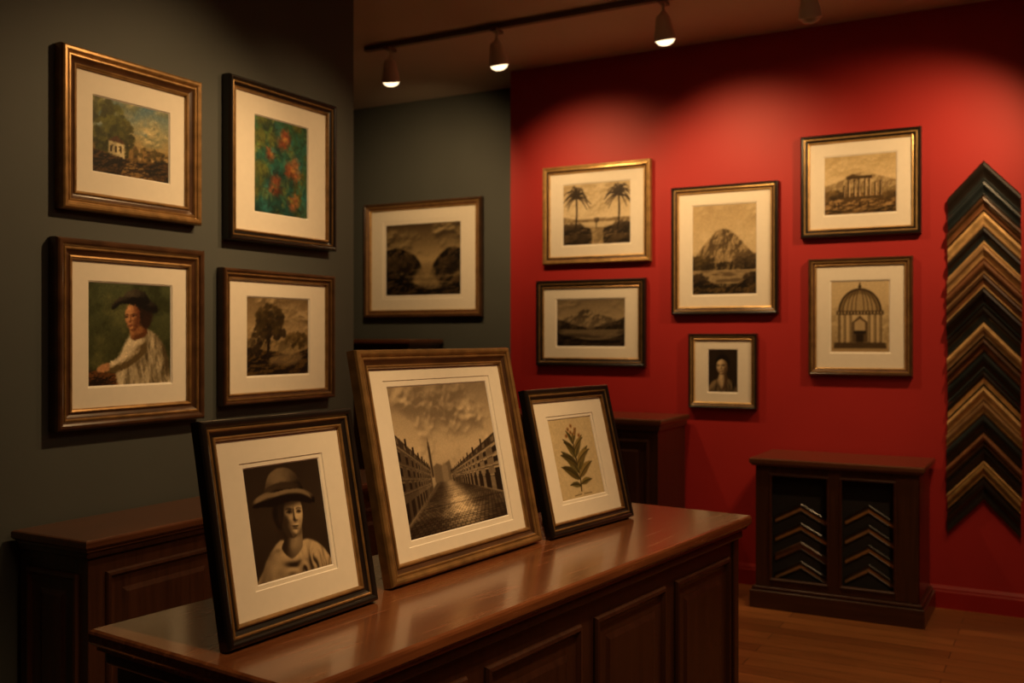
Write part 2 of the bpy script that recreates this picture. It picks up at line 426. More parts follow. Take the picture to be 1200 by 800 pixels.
def art_sea(p):
    p.grad([(0, '3a2b1a'), (.35, '7c6848'), (.5, 'a89268'), (.7, '7c6a4a'), (1, '463826')])
    p.clouds('3f3322', 'a8946a', .48, 3, .9, .4)
    ridge(p, [(0, .64), (.15, .66), (.3, .62), (.42, .54), (.5, .42), (.54, .2), (1, .1)], '140e08', '5c4a30', .03, .6)
    ridge(p, [(0, .05), (.55, .1), (.6, .38), (.7, .52), (.78, .62), (.9, .66), (1, .62)], '140e08', '54432c', .03, .6)
    p.poly([(.3, .1), (.46, .40), (.62, .40), (.75, .1)], '8a7652', .8, 4)
    n = p.noise(4, 22, 3); p.put(np.clip((n-.5)*5, 0, 1)*(p.Y < .4), 'a89468', .4)
    p.foliage(.2, .44, .22, .12, '18110a', '4c3d28', 60, .035); p.foliage(.85, .42, .14, .12, '18110a', '4c3d28', 50, .03)
    p.ground([(-.1, -.1), (-.1, .32), (.2, .28), (.4, .16), (.6, .08), (.85, .14), (1.1, .26), (1.1, -.1)], '0c0804', '4a3a26', 5, .5)
    p.grain(.04)
def palm(p, x, y0, y1, s):
    p.stroke([(x-.015, y0), (x+.008, (y0+y1)/2), (x, y1)], .012, '2c2014', sm=True)
    for k in range(22):
        a = -.75+k*(math.pi+1.5)/21+p.r.randn()*.06
        L = s*(.75+.4*p.r.rand())
        dx, dy = math.cos(a)/p.asp, math.sin(a)
        p.stroke([(x, y1), (x+dx*L*.55, y1+dy*L*.6+.025), (x+dx*L, y1+dy*L*.9-.07)], .013, ['261b10', '3e3122'][k % 2], .9, sm=True, taper=True)
def art_palms(p):
    p.grad([(0, '6f5c42'), (.3, 'b8a480'), (.42, 'dccaa6'), (1, 'bca880')])
    p.clouds('a8946e', 'e6d6b2', .42, 3, .8)
    ridge(p, [(0, .46), (.3, .41), (.6, .43), (1, .42)], '7c6a4c', 'a8946e', .015, .3)
    p.put(((p.Y < .37) & (p.Y > .28)).astype(float), 'd4c29c', .8)
    n = p.noise(4, 24, 3); p.put(np.clip((n-.5)*5, 0, 1)*(p.Y < .37), '8c7a5a', .4)
    p.ground([(-.1, -.1), (-.1, .30), (.3, .30), (.43, .2), (.36, -.1)], '20170d', '6c5a40', 8)
    p.ground([(1.1, -.1), (1.1, .30), (.72, .30), (.6, .2), (.68, -.1)], '20170d', '6c5a40', 8)
    p.foliage(.15, .29, .17, .06, '221910', '5c4c36', 60, .03); p.foliage(.87, .29, .15, .06, '221910', '5c4c36', 60, .03)
    p.foliage(.2, .1, .2, .06, '1c140b', '54442e', 40, .04); p.foliage(.85, .08, .15, .06, '1c140b', '54442e', 40, .04)
    palm(p, .2, .22, .78, .24); palm(p, .83, .22, .80, .24)
    p.stroke([(.50, .26), (.50, .38)], .005, '3c3020'); p.foliage(.5, .40, .035, .04, '3c3020', '6c5a40', 14, .02)
    p.grain(.04)
def art_lake(p):
    p.grad([(0, '231c14'), (.22, '4c4232'), (.34, '93856a'), (.6, 'b2a282'), (1, '82745a')])
    p.clouds('6e624c', 'c2b28e', .6, 3, .8)
    ridge(p, [(0, .52), (.2, .64), (.42, .80), (.52, .76), (.7, .64), (1, .54)], '4e4332', 'b8a684', .03, .9, 6, mist=(.45, .25, '9a8a6c', .5))
    ridge(p, [(0, .58), (.12, .54), (.3, .44), (.5, .38), (.7, .46), (.88, .56), (1, .6)], '1f1810', '5c4e38', .03, .7, 8)
    m = ((p.Y < .36) & (p.Y > .14)).astype(float); p.put(m, '85785e', .85)
    n = p.noise(3, 18, 3); p.put(m*np.clip((n-.48)*5, 0, 1), '3c3222', .7)
    p.ground([(-.1, -.1), (-.1, .28), (.2, .22), (.5, .13), (.8, .17), (1.1, .28), (1.1, -.1)], '0e0a06', '44382a')
    p.tone('0e0703', 'f2d8a6', 1.05); p.grain(.05)
def art_hill(p):
    p.grad([(0, '4b3a24'), (.3, '8e7a58'), (.5, 'c8b48c'), (1, 'b09a72')])
    p.clouds('a08c66', 'd8c69e', .5, 3, .7)
    ridge(p, [(0, .38), (.12, .50), (.3, .66), (.42, .73), (.55, .73), (.7, .65), (.88, .50), (1, .42)], '54442c', 'a8926a', .010, .6, 7, mist=(.35, .18, 'a08a62', .5))
    ridge(p, [(0, .44), (.3, .36), (.6, .36), (1, .44)], '2c2214', '7c6a48', .03, .7, 10)
    p.foliage(.15, .36, .2, .08, '1e160c', '64522f', 80, .035); p.foliage(.85, .36, .2, .10, '1e160c', '5c4b32', 80, .035)
    m = ((p.Y < .27) & (p.Y > .12)).astype(float); p.put(m, '9c8864', .85)
    n = p.noise(4, 26, 3); p.put(np.clip((n-.48)*5, 0, 1)*m, '4a3a26', .7)
    p.ground([(-.1, -.1), (-.1, .22), (.2, .17), (.5, .08), (.8, .15), (1.1, .25), (1.1, -.1)], '140d06', '5c4828')
    p.foliage(.1, .17, .14, .06, '140d06', '4a3a26', 40, .035); p.foliage(.92, .18, .1, .06, '140d06', '4a3a26', 30, .035)
    p.grain(.05)
def portrait_small(p):
    p.c[:] = h('211810'); n = p.noise(3, 3, 4); p.put(n, '3a2c1e', .5)
    m = p.mask([(.0, -.05), (.08, .2), (.34, .32), (.66, .33), (.92, .2), (1.0, -.05)], 2, True)
    p.relief(m, sblur(m, p.B(10))*.3+p.noise(8, 3, 3, p.X+p.Y*.4, p.Y)*.1, '1c140c', '8a7656', (-.5, .5, .4))
    m = p.mask([(.34, .3), (.44, .08), (.58, .08), (.66, .3), (.58, .48), (.42, .46)], 2, True)
    p.relief(m, sblur(m, p.B(8))*.3, '4a3826', 'c8b08a', (-.5, .3, .6))
    p.ell(.5, .68, .23, .21, '150e08', .2)
    face(p, .48, .60, .19, -.35, .05, (-.5, .4, .6), 'd4bc92', '4a3624', '7a4a38', .98)
    p.poly([(.28, .62), (.32, .72), (.48, .775), (.64, .70), (.68, .6), (.73, .75), (.5, .88), (.27, .78)], '150e08', 1, 1, True)
    p.grain(.04)
def art_temple(p):
    p.grad([(0, '6c5636'), (.3, 'a88c5e'), (.45, 'd8c298'), (1, 'bca678')])
    p.clouds('b09a6c', 'dcc89c', .5, 3, .6)
    ridge(p, [(0, .5), (.2, .56), (.4, .68), (.55, .72), (.75, .64), (1, .54)], '8a7450', 'c0ac80', .012, .35, 5)
    ridge(p, [(0, .42), (.4, .46), (.7, .46), (1, .42)], '746040', 'a08a5c', .015, .35)
    p.ground([(-.1, -.1), (-.1, .32), (.3, .35), (.7, .34), (1.1, .28), (1.1, -.1)], '4c381c', 'a8885a', 5, .3)
    xs = [.26, .33, .41, .47, .56, .62, .70, .77]; hs = [.50, .60, .58, .60, .61, .60, .52, .55]
    for x, t in zip(xs, hs):
        p.poly([(x, .28), (x+.004, t), (x+.036, t), (x+.04, .28)], '34250f', blur=0)
        p.poly([(x+.022, .29), (x+.022, t-.01), (x+.032, t-.01), (x+.034, .29)], 'd0b488', blur=0)
    p.poly([(.31, .60), (.31, .645), (.52, .65), (.67, .645), (.67, .60)], '3c2c16'); p.poly([(.31, .64), (.40, .685), (.50, .65)], '4a3820')
    p.poly([(.22, .25), (.24, .30), (.84, .30), (.86, .25)], '4c3a20')
    p.foliage(.12, .33, .13, .07, '2c1f10', '7a6238', 50, .03); p.foliage(.92, .30, .1, .06, '2c1f10', '7a6238', 40, .03)
    for x in (.2, .5, .62, .15): p.stroke([(x, .12), (x, .19)], .008, '2a1d0d')
    p.ground([(-.1, -.1), (-.1, .1), (.4, .06), (1.1, .12), (1.1, -.1)], '2c2010', '7a6038'); p.grain(.05)
def art_pavilion(p):
    p.grad([(0, 'a08860'), (.2, 'bca67c'), (1, 'c8b48c')])
    p.foliage(.06, .38, .1, .26, '94805a', 'b8a47c', 60, .04); p.foliage(.95, .38, .1, .28, '94805a', 'b8a47c', 60, .04)
    k = '40311e'; t = np.linspace(0, math.pi, 24)
    p.poly([(.5+.36*math.cos(a), .56+.33*math.sin(a)) for a in t], '7a6644')
    p.poly([(.5+.29*math.cos(a), .56+.26*math.sin(a)) for a in t], 'a08a62')
    for q in (-.97, -.8, -.6, -.4, -.2, .2, .4, .6, .8, .97):
        p.stroke([(.5+.36*q*math.cos(a), .56+.33*math.sin(a)) for a in np.linspace(0, math.pi/2, 12)], .004, k, .8)
    p.stroke([(.5+.36*math.cos(a), .56+.33*math.sin(a)) for a in t], .011, k)
    p.stroke([(.5, .88), (.5, .97)], .008, k); p.ell(.5, .925, .03, .022, k)
    p.poly([(.1, .53), (.1, .585), (.9, .585), (.9, .53)], k)
    for i in range(14): p.poly([(.12+i*.056, .542), (.12+i*.056, .572), (.145+i*.056, .572), (.145+i*.056, .542)], 'a8926a', .9, 0)
    for x in (.13, .22, .32, .64, .74, .83): p.poly([(x, .14), (x, .53), (x+.04, .53), (x+.04, .14)], k); p.poly([(x+.01, .15), (x+.01, .52), (x+.024, .52), (x+.024, .15)], 'a08c64', blur=0)
    p.poly([(.37, .14), (.37, .42), (.5, .52), (.63, .42), (.63, .14)], '54432c')
    p.poly([(.41, .30), (.41, .42), (.5, .47), (.59, .42), (.59, .30)], 'b09a72'); p.poly([(.4, .26), (.4, .30), (.6, .30), (.6, .26)], '221810')
    p.poly([(.44, .14), (.44, .26), (.56, .26), (.56, .14)], '2a1e12')
    p.poly([(.04, .05), (.08, .14), (.92, .14), (.96, .05)], '5c4a30')
    for q in (.075, .1, .125): p.stroke([(.05, q), (.95, q)], .003, '2c2012')
    p.grain(.05)
def art_hat(p):
    p.grad([(0, '2a1e14'), (.5, '36281b'), (1, '2a1f15')])
    n = p.noise(3, 3, 4); p.put(n, '4c3a2a', .45)
    m = p.mask([(.06, -.05), (.11, .13), (.22, .25), (.36, .33), (.45, .29), (.58, .27), (.70, .29), (.86, .22), (.97, .1), (1.02, -.05)], 2, True)
    fold = p.noise(3, 2, 3, p.X*.8+.35*np.abs(p.X-.52)*(1-p.Y), p.Y)
    z = sblur(m, p.B(16))*.35+.014*np.sin(fold*40)+fold*.2
    p.relief(m, z, '2e2216', 'd8c6a0', (.2, .6, .55), .9, 1, 1.1)
    # hair behind, neck
    p.ell(.47, .56, .17, .15, '1a110b', .25)
    m = p.mask([(.42, .46), (.405, .33), (.36, .25), (.47, .15), (.61, .21), (.645, .30), (.635, .46)], 1, True)
    p.relief(m, sblur(m, p.B(9))*.35, '33241a', 'b4966e', (.4, -.1, .7), .8)
    p.ell(.51, .375, .14, .045, '2c1e14', .9, al=.6)
    p.ell(.375, .49, .05, .075, '24170e', .5)
    face(p, .535, .53, .205, .46, -.08, (.6, .3, .55), 'ecd4aa', '2e2015', '5c3426', .97)
    p.ell(.395, .60, .045, .09, '20150d', .5); p.ell(.39, .51, .025, .06, '2a1c12', .6)
    for k in range(6): p.stroke([(.41+.012*k, .66), (.385+.01*k, .59), (.378+.006*k, .49)], .004, ['4a3626', '140c07'][k % 2], .6, sm=True)
    # hat: shadow on the brow, underside, crown, band, brim
    p.ell(.54, .66, .2, .055, '1c120b', .9, -.06, .75)
    p.poly([(.12, .67), (.3, .635), (.52, .652), (.7, .63), (.83, .60), (.8, .70), (.5, .74), (.2, .73)], '0f0a06', 1, 2, True)
    m = p.mask([(.25, .72), (.255, .82), (.31, .91), (.42, .96), (.55, .955), (.655, .90), (.705, .81), (.71, .70)], 1, True)
    p.relief(m, sblur(m, p.B(13))*.55+p.noise(10, 10, 3)*.02, '17100a', '8c7658', (-.25, .65, .5), .9)
    m = p.mask([(.25, .70), (.25, .79), (.36, .825), (.52, .83), (.71, .785), (.71, .70), (.5, .73)], 1, True)
    p.relief(m, sblur(m, p.B(5))*.2+p.noise(3, 16, 3)*.05, '060403', '4a3a28', (-.3, .5, .5), .8)
    m = p.mask([(.07, .655), (.10, .72), (.24, .765), (.36, .755), (.52, .765), (.72, .745), (.86, .675), (.875, .60), (.80, .625), (.66, .675), (.5, .69), (.32, .67), (.18, .65)], 1, True)
    p.relief(m, sblur(m, p.B(5))*.28, '100a06', '8c7456', (-.2, .8, .35), .8)
    for k in range(4): p.stroke([(.1+.01*k, .69+.012*k), (.3, .71+.012*k), (.5, .722+.010*k), (.7, .702+.012*k), (.84-.01*k, .640+.014*k)], .0025, 'a89070', .35, sm=True)
    p.c = sblur(p.c, 1)*.6+p.c*.4; p.tone('140a04', 'f8dca8', 1.12); p.grain(.03)
def art_street(p):
    p.grad([(0, '6a5c48'), (.4, 'c4b498'), (.55, 'd8cab0'), (1, 'a09278')])
    p.clouds('8a7c66', 'f4e8d0', .36, 3, 1., .34)
    p.put(np.clip((p.Y-.78)*3.5, 0, 1), '7c6e58', .5)
    vx, vy = .38, .35
    sm_ = p.mask([(0, -.05), (0, .07), (vx-.03, vy), (vx+.05, vy), (1, .17), (1, -.05)], 1)
    bend = .10*np.clip(vy-p.Y, 0, 1)**.5
    dz = 1/np.clip(vy+.02-p.Y, .01, 1); lx = (p.X-vx-bend)*dz
    row = np.floor(dz*6.5); fr = dz*6.5-row; bx = lx*7+.5*(row % 2); fx = bx-np.floor(bx)
    hsh = np.abs(np.sin(row*12.99+np.floor(bx)*78.2)*43758.5) % 1
    jo = np.clip(np.minimum(np.minimum(fr, 1-fr)*5, np.minimum(fx, 1-fx)*6), 0, 1)
    fade = np.clip((vy-p.Y)*5, 0, 1)
    tone = .20+.20*hsh*fade+.10
    tone = tone*(1-fade*.75*(1-jo))
    wet = np.exp(-((p.X-(.44+.45*(vy-p.Y)))/(.05+.40*(vy-p.Y)))**2)
    tone = tone*(.6+1.5*wet)
    n = p.noise(5, 20, 4); tone *= .6+.8*n
    col = np.clip(tone, 0, 1)[..., None]*np.array([1.35, 1.18, .95])
    p.c = p.c*(1-sm_[..., None])+np.clip(col, 0, 1)*sm_[..., None]
    p.poly([(.31, .33), (.31, .44), (.35, .46), (.40, .44), (.48, .47), (.50, .33)], '7c6c56')
    p.poly([(.39, .33), (.39, .43), (.42, .455), (.45, .43), (.45, .33)], '978770')
    p.poly([(.285, .37), (.285, .56), (.297, .64), (.309, .56), (.309, .37)], '453828')
    def facade(x0, top, bot, nb, levels, lit, s1=.17):
        w_ = x0-vx
        X_ = np.clip((p.X-vx)/w_, 1e-3, 2); Yr = (p.Y-vy)/X_
        m = ((X_ >= s1) & (X_ <= 1.0) & (Yr <= top) & (Yr >= bot)).astype(float)
        d = 1/X_; c = (d-1)/(1/s1-1)*nb; fx = c-np.floor(c)
        lum = np.full(p.X.shape, .34)*(1+.3*(p.noise(10, 14, 4)-.5)*2)*lit
        for lo, hi in levels:
            k = (fx > .30) & (fx < .66) & (Yr > lo) & (Yr < hi); lum = np.where(k, .09, lum)
            k = (fx > .26) & (fx < .70) & (Yr > hi) & (Yr < hi+.013); lum = np.where(k, .50*lit, lum)
            k = (Yr > lo-.025) & (Yr < lo-.014); lum = np.where(k, .46*lit, lum)
            k = (Yr > lo-.034) & (Yr < lo-.025); lum = np.where(k, .20, lum)
        blk = np.floor(c/3); lum *= .82+.3*(np.abs(np.sin(blk*3.7+x0)) )
        k = (Yr > top-.075); lum = np.where(k, .15+.06*(np.sin(c*20) > 0), lum)
        k = (Yr > top-.09) & (Yr < top-.075); lum = np.where(k, .50*lit, lum)
        dm = (fx > .34) & (fx < .6) & (Yr > top-.06) & (Yr < top-.02); lum = np.where(dm, .38, lum)
        k = (Yr < bot+.15) & (fx > .2) & (fx < .78); lum = np.where(k, .08, lum)
        lum = lum*(1-.15*(1-X_))+.10*(1-np.clip(X_, 0, 1))
        col = np.clip(lum, 0, 1)[..., None]*np.array([1.22, 1.05, .82])
        mm = m[..., None]; p.c = p.c*(1-mm)+np.clip(col, 0, 1)*mm
        for i in range(nb*2):
            cc = i*.5+.2; s = 1/(1+cc/nb*(1/s1-1)); x = vx+w_*s; y = vy+top*s
            if i % 3 == 0: p.poly([(x-.014*s, y-.02), (x-.014*s, y+.055*s), (x+.014*s, y+.055*s), (x+.014*s, y-.02)], '2c2116', 1, 0)
    facade(-.03, .37, -.28, 13, [(.18, .25), (.07, .135), (-.04, .02)], .88, .24)
    facade(1.05, .29, -.18, 22, [(.14, .19), (.06, .105), (-.03, .01)], 1.2, .14)
    p.poly([(.0, .06), (.0, .1), (.34, .335), (.36, .32)], '8c7c62', .45, 1)
    p.put((p.Y < .12)*(1-p.Y/.12), '120b06', .5)
    p.c = boxblur(p.c, 1)*.35+p.c*.65; p.tone('160c05', 'f6dfb4', 1.1); p.grain(.03)
def art_botanical(p):
    p.c[:] = h('cdbb92'); n = p.noise(3, 3, 4); p.put(n, 'b8a47c', .5)
    p.stroke([(.47, .08), (.5, .3), (.48, .55), (.5, .8)], .010, '4c3e1c', sm=True)
    def leaf(x, y, a, L, w, c, bend=.0):
        pts = []; mid = []
        for t in np.linspace(0, 1, 9):
            aa = a+bend*t; cx_ = x+math.cos(a+bend*t*.5)*L*t/p.asp; cy_ = y+math.sin(a+bend*t*.5)*L*t
            ww = w*L*math.sin(math.pi*t**.8)**.9; pts.append((cx_-math.sin(aa)*ww/p.asp, cy_+math.cos(aa)*ww, cx_+math.sin(aa)*ww/p.asp, cy_-math.cos(aa)*ww)); mid.append((cx_, cy_))
        q = [(a_, b_) for a_, b_, _, _ in pts]; r = [(c_, d_) for _, _, c_, d_ in pts]
        p.poly(q+r[::-1], c, 1, 1); p.poly(q+mid[::-1], np.clip(h(c)*1.35, 0, 1), .8, 1)
        p.stroke(mid, .004, '2e2812', .8)
    cs = ['4e4626', '5d522c', '42391c', '6a5a32']
    for i, (y, a, L) in enumerate([(.14, 2.75, .24), (.16, .4, .26), (.22, 2.4, .40), (.24, .75, .38), (.30, 2.1, .42), (.32, 1.05, .42), (.40, 2.45, .36), (.42, .7, .36), (.48, 2.0, .34), (.50, 1.15, .34), (.58, 2.35, .24), (.60, .8, .26), (.66, 1.9, .22), (.68, 1.25, .22)]):
        leaf(.49, y, a, L, .15, cs[i % 4], .5 if a > 1.57 else -.5)
    for x, y in ((.5, .90), (.42, .86), (.58, .85), (.36, .78), (.65, .77), (.47, .82), (.55, .80)): p.ell(x, y, .03, .026, '9a7042', .6); p.ell(x, y, .012, .01, '54381c', .5)
    p.stroke([(.30, .035), (.46, .04)], .003, '5c4c2c', .8); p.stroke([(.52, .04), (.70, .035)], .003, '5c4c2c', .7)
    p.tex(.06, 30); p.grain(.03)

def srgb2lin(a):
    return np.where(a <= .04045, a/12.92, ((a+.055)/1.055)**2.4)
#=====PAINTER END

def paint_mesh(w, hh, fn, px, parent, cz, seed, gain=1.):
    p = P(w, hh, px, seed=seed); fn(p)
    col = srgb2lin(np.clip(p.c, 0, 1))*gain
    nx, ny = p.W, p.H
    xs = np.linspace(-w/2, w/2, nx); zs = np.linspace(cz-hh/2, cz+hh/2, ny)
    XX, ZZ = np.meshgrid(xs, zs)
    co = np.stack([XX.ravel(), np.zeros(nx*ny), ZZ.ravel()], 1)
    idx = np.arange(nx*ny).reshape(ny, nx)
    q = np.stack([idx[:-1, :-1].ravel(), idx[:-1, 1:].ravel(), idx[1:, 1:].ravel(), idx[1:, :-1].ravel()], 1)
    me = D.meshes.new('artwork'); me.from_pydata(co.tolist(), [], q.tolist())
    at = me.color_attributes.new('Paint', 'FLOAT_COLOR', 'POINT')
    rgba = np.concatenate([col.reshape(-1, 3), np.ones((nx*ny, 1))], 1).astype(np.float32)
    at.data.foreach_set('color', rgba.ravel())
    me.materials.append(M['art']); me.update()
    return link(D.objects.new('artwork', me), parent)

PROF = [(0,0),(0,.72),(.05,.9),(.13,1.),(.24,1.),(.33,.92),(.38,.80),(.41,.78),(.44,.84),(.50,.85),(.55,.76),(.62,.66),(.72,.58),(.80,.55),(.82,.64),(.88,.68),(.95,.62),(1,.5),(1,.12)]
def segmap():
    s = []
    for k in range(len(PROF)-1):
        t = (PROF[k][0]+PROF[k+1][0])/2
        s.append(0 if t < .40 else 1 if t < .555 else 2 if t < .81 else 1)
    return s
STY = {'walnut': ['walnut','bronze','walnut'], 'bronze': ['bronze','walnut','bronze'], 'black': ['black','bronze','black'],
       'gold': ['oldgold','walnut','oldgold'], 'blackgold': ['black','gold','black'], 'brown': ['walnut','oldgold','brown'],
       'midbronze': ['bronze','bronze','walnut'], 'goldtop': ['oldgold','gold','walnut'], 'darkgold': ['black','gold','walnut']}
SEED = [10]
def framed(name, w, hh, loc, rz, sty, fw, pw, ph, fn, px=110, tilt=0., depth=.035, strut=False, gain=1., dz=0., bw=None):
    e = empty(name, loc, (-tilt, 0, rz))
    z0 = 0 if strut else -hh/2; z1 = z0+hh; cz = z0+hh/2+dz
    ring('moulding', -w/2, w/2, z0, z1, [(a*fw, b_*depth) for a, b_ in PROF], segmap(), STY[sty], e)
    # mat board: outer mat, step, inner mat, bevel to the picture
    if bw is None: bw = .012*max(1, pw/.3)
    ox = w/2-fw+.002
    yb = .35*depth
    R0 = (-ox, ox, z0+fw-.002, z1-fw+.002)
    k = bw
    R1 = (-pw/2-k, pw/2+k, cz-ph/2-k, cz+ph/2+k)
    R1b = (R1[0]+.0015, R1[1]-.0015, R1[2]+.0015, R1[3]-.0015)
    R2 = (-pw/2-.0025, pw/2+.0025, cz-ph/2-.0025, cz+ph/2+.0025)
    R3 = (-pw/2, pw/2, cz-ph/2, cz+ph/2)
    seq = [(R0, yb), (R1, yb), (R1b, yb-.0025), (R2, yb-.0025), (R3, yb-.005)]
    v = []; f = []; mi = []
    for r, y in seq: v += [(r[0], -y, r[2]), (r[1], -y, r[2]), (r[1], -y, r[3]), (r[0], -y, r[3])]
    for s in range(4):
        for j in range(4):
            a = 4*s+j; b_ = 4*s+(j+1) % 4; f.append((a, b_, b_+4, a+4)); mi.append([0, 1, 0, 1][s])
    mesh_obj('mat_board', v, f, ['board', 'bevel'], mi, e)
    SEED[0] += 1
    a = paint_mesh(pw+.002, ph+.002, fn, px, e, cz, SEED[0], gain); a.location.y = -(yb-.0055)
    box('backing_board', (-w/2+.004, -.004, z0+.004), (w/2-.004, -.0005, z1-.004), 'backing', e)
    if strut:
        Y = .16*hh/.45
        foot = Vector((0, Y*math.cos(tilt), Y*math.sin(tilt))); topp = Vector((0, 0, hh*.62))
        s = .03
        v = []
        for c, ww in ((topp, s*.6), (foot, s)):
            v += [(-ww, c.y, c.z), (ww, c.y, c.z), (ww, c.y+.005, c.z+.002), (-ww, c.y+.005, c.z+.002)]
        mesh_obj('easel_strut', v, [(0,3,2,1),(4,5,6,7),(0,1,5,4),(1,2,6,5),(2,3,7,6),(3,0,4,7)], ['backing'], None, e)
    return e

# ------------------------------------------------------------------ room shell
CH = 3.33
box('floor', (-6.7, -2.6, -.1), (3.1, 6.6, 0), 'floor')
box('ceiling', (-6.7, -2.6, CH), (3.1, 6.6, CH+.1), 'ceil')
box('wall_red', (-3.35, 6.0, 0), (3.1, 6.6, CH), 'red')
box('wall_alcove', (-6.7, 6.39, 0), (-3.35, 6.6, CH), 'grey')
box('wall_left', (-3.06, -2.6, 0), (-2.888, 3.68, CH), 'grey')
box('wall_hall', (-6.7, 3.5, 0), (-6.58, 6.39, CH), 'grey')
box('wall_passage', (-6.58, 3.5, 0), (-3.06, 3.6, CH), 'grey')
box('wall_right', (2.98, -2.48, 0), (3.1, 6.0, CH), 'red')
box('wall_front', (-2.888, -2.6, 0), (3.1, -2.48, CH), 'grey')
def baseboard(name, a, b_, mat, H=.125):
    a = Vector(a); b_ = Vector(b_); d = (b_-a).normalized(); n = Vector((-d.y, d.x))
    prof = [(0, 0), (.018, 0), (.018, H*.72), (.014, H*.8), (.014, H*.86), (.006, H), (0, H)]
    v = []
    for p_ in (a, b_):
        for o, z in prof: v.append((p_.x+n.x*o, p_.y+n.y*o, z))
    k = len(prof); f = [(i, (i+1) % k, k+(i+1) % k, k+i) for i in range(k)]
    f += [tuple(range(k))[::-1], tuple(range(k, 2*k))]
    return mesh_obj(name, v, f, [mat])
# runs are given so that the room lies on the left-hand side
baseboard('baseboard_red', (-3.35, 6.0), (2.98, 6.0), 'redbase').data.flip_normals() if False else baseboard('baseboard_red', (2.98, 6.0), (-3.35, 6.0), 'redbase')
baseboard('baseboard_alcove', (-3.35, 6.39), (-6.58, 6.39), 'greybase')
baseboard('baseboard_left', (-2.888, 3.68), (-2.888, -2.48), 'greybase')
baseboard('baseboard_right', (2.98, -2.48), (2.98, 6.0), 'redbase')

# ------------------------------------------------------------------ wall pictures
GAP = .003
def red(name, u0, u1, z0, z1, *a, **k):
    return framed(name, u1-u0, z1-z0, ((u0+u1)/2, 6.0-GAP, (z0+z1)/2), 0, *a, **k)
def left(name, v0, v1, z0, z1, *a, **k):
    return framed(name, v1-v0, z1-z0, (-2.888+GAP, (v0+v1)/2, (z0+z1)/2), math.radians(90), *a, **k)
left('framed_village_painting', 2.117, 2.716, 1.92, 2.46, 'midbronze', .066, .325, .255, art_village, px=150, depth=.042, bw=.004)
left('framed_flower_painting', 2.856, 3.504, 1.882, 2.53, 'black', .048, .32, .39, art_flowers, px=130, depth=.045, bw=.004)
left('framed_lady_painting', 2.095, 2.728, 1.193, 1.827, 'walnut', .07, .35, .35, art_lady, px=170, depth=.045, bw=.006)
left('framed_tree_landscape', 2.829, 3.50, 1.232, 1.772, 'walnut', .045, .37, .317, art_tree, px=140, depth=.04, bw=.006)
framed('framed_seascape', 1.085, .895, (-4.335, 6.39-GAP, 2.1), 0, 'brown', .06, .69, .55, art_sea, px=140, depth=.05)
red('framed_palm_photograph', -3.086, -2.313, 1.985, 2.638, 'goldtop', .052, .48, .40, art_palms, px=140, bw=.008)
red('framed_lake_photograph', -3.137, -2.348, 1.309, 1.88, 'black', .056, .49, .31, art_lake, px=140, bw=.008)
red('framed_hill_engraving', -2.176, -1.505, 1.64, 2.438, 'darkgold', .048, .40, .55, art_hill, px=130, bw=.008)
red('framed_small_portrait', -2.063, -1.633, 1.062, 1.522, 'darkgold', .038, .183, .26, portrait_small, px=100, bw=.005)
red('framed_temple_photograph', -1.373, -.708, 2.08, 2.68, 'blackgold', .052, .395, .335, art_temple, px=150, bw=.008)
red('framed_pavilion_engraving', -1.328, -.753, 1.278, 1.958, 'brown', .045, .32, .407, art_pavilion, px=130, bw=.008)

# ------------------------------------------------------------------ counter
TH = math.radians(6)
W, L = .621, 2.039
ct = empty('shop_counter', (-1.758, 1.367, 0), (0, 0, -TH))
def slab(name, x0, x1, y0, y1, z0, z1, mat, parent):
    t = z1-z0
    pr = [(.012, 0), (.012, .15*t), (.004, .3*t), (0, .42*t), (0, .8*t), (.002, .92*t), (.007, t)]
    v = []
    for i, z in pr: v += [(x0+i, y0+i, z0+z), (x1-i, y0+i, z0+z), (x1-i, y1-i, z0+z), (x0+i, y1-i, z0+z)]
    f = [(3, 2, 1, 0)]
    for k in range(len(pr)-1):
        for j in range(4): a = 4*k+j; b_ = 4*k+(j+1) % 4; f.append((a, b_, b_+4, a+4))
    n = 4*(len(pr)-1); f.append((n, n+1, n+2, n+3))
    return mesh_obj(name, v, f, [mat], None, parent)
def panel(parent, rz, loc, x0, x1, z0, z1, mat):
    e = ring('panel', x0, x1, z0, z1, [(0,0),(0,.006),(.004,.012),(.012,.014),(.018,.008),(.022,.003),(.03,.002),(.06,.002),(.075,.008)], [0]*8, [mat], parent)
    e.rotation_euler = (0, 0, rz); e.location = loc
    o = box('panel_field', (x0+.075, -.008, z0+.075), (x1-.075, 0, z1-.075), mat, parent)
    o.rotation_euler = (0, 0, rz); o.location = loc
slab('counter_top', 0, W, 0, L, .856, .90, 'top', ct)
box('cornice', (.022, .022, .825), (W-.022, L-.022, .856), 'body', ct, .008)
box('carcass', (.04, .04, .0), (W-.04, L-.04, .825), 'body', ct, .003)
box('plinth', (.028, .028, 0), (W-.028, L-.028, .11), 'body', ct, .006)
n = 4; pw_ = (L-.08-.07*(n+1))/n
for i in range(n):
    y0 = .04+.07+i*(pw_+.07)
    panel(ct, math.radians(90), (W-.04, 0, 0), y0, y0+pw_, .17, .775, 'body')
panel(ct, 0, (0, .04, 0), .04+.07, W-.04-.07, .17, .775, 'body')
box('corner_post', (W-.075, L-.075, .11), (W-.032, L-.032, .825), 'body', ct, .006)
box('corner_post_near', (W-.075, .032, .11), (W-.032, .075, .825), 'body', ct, .006)

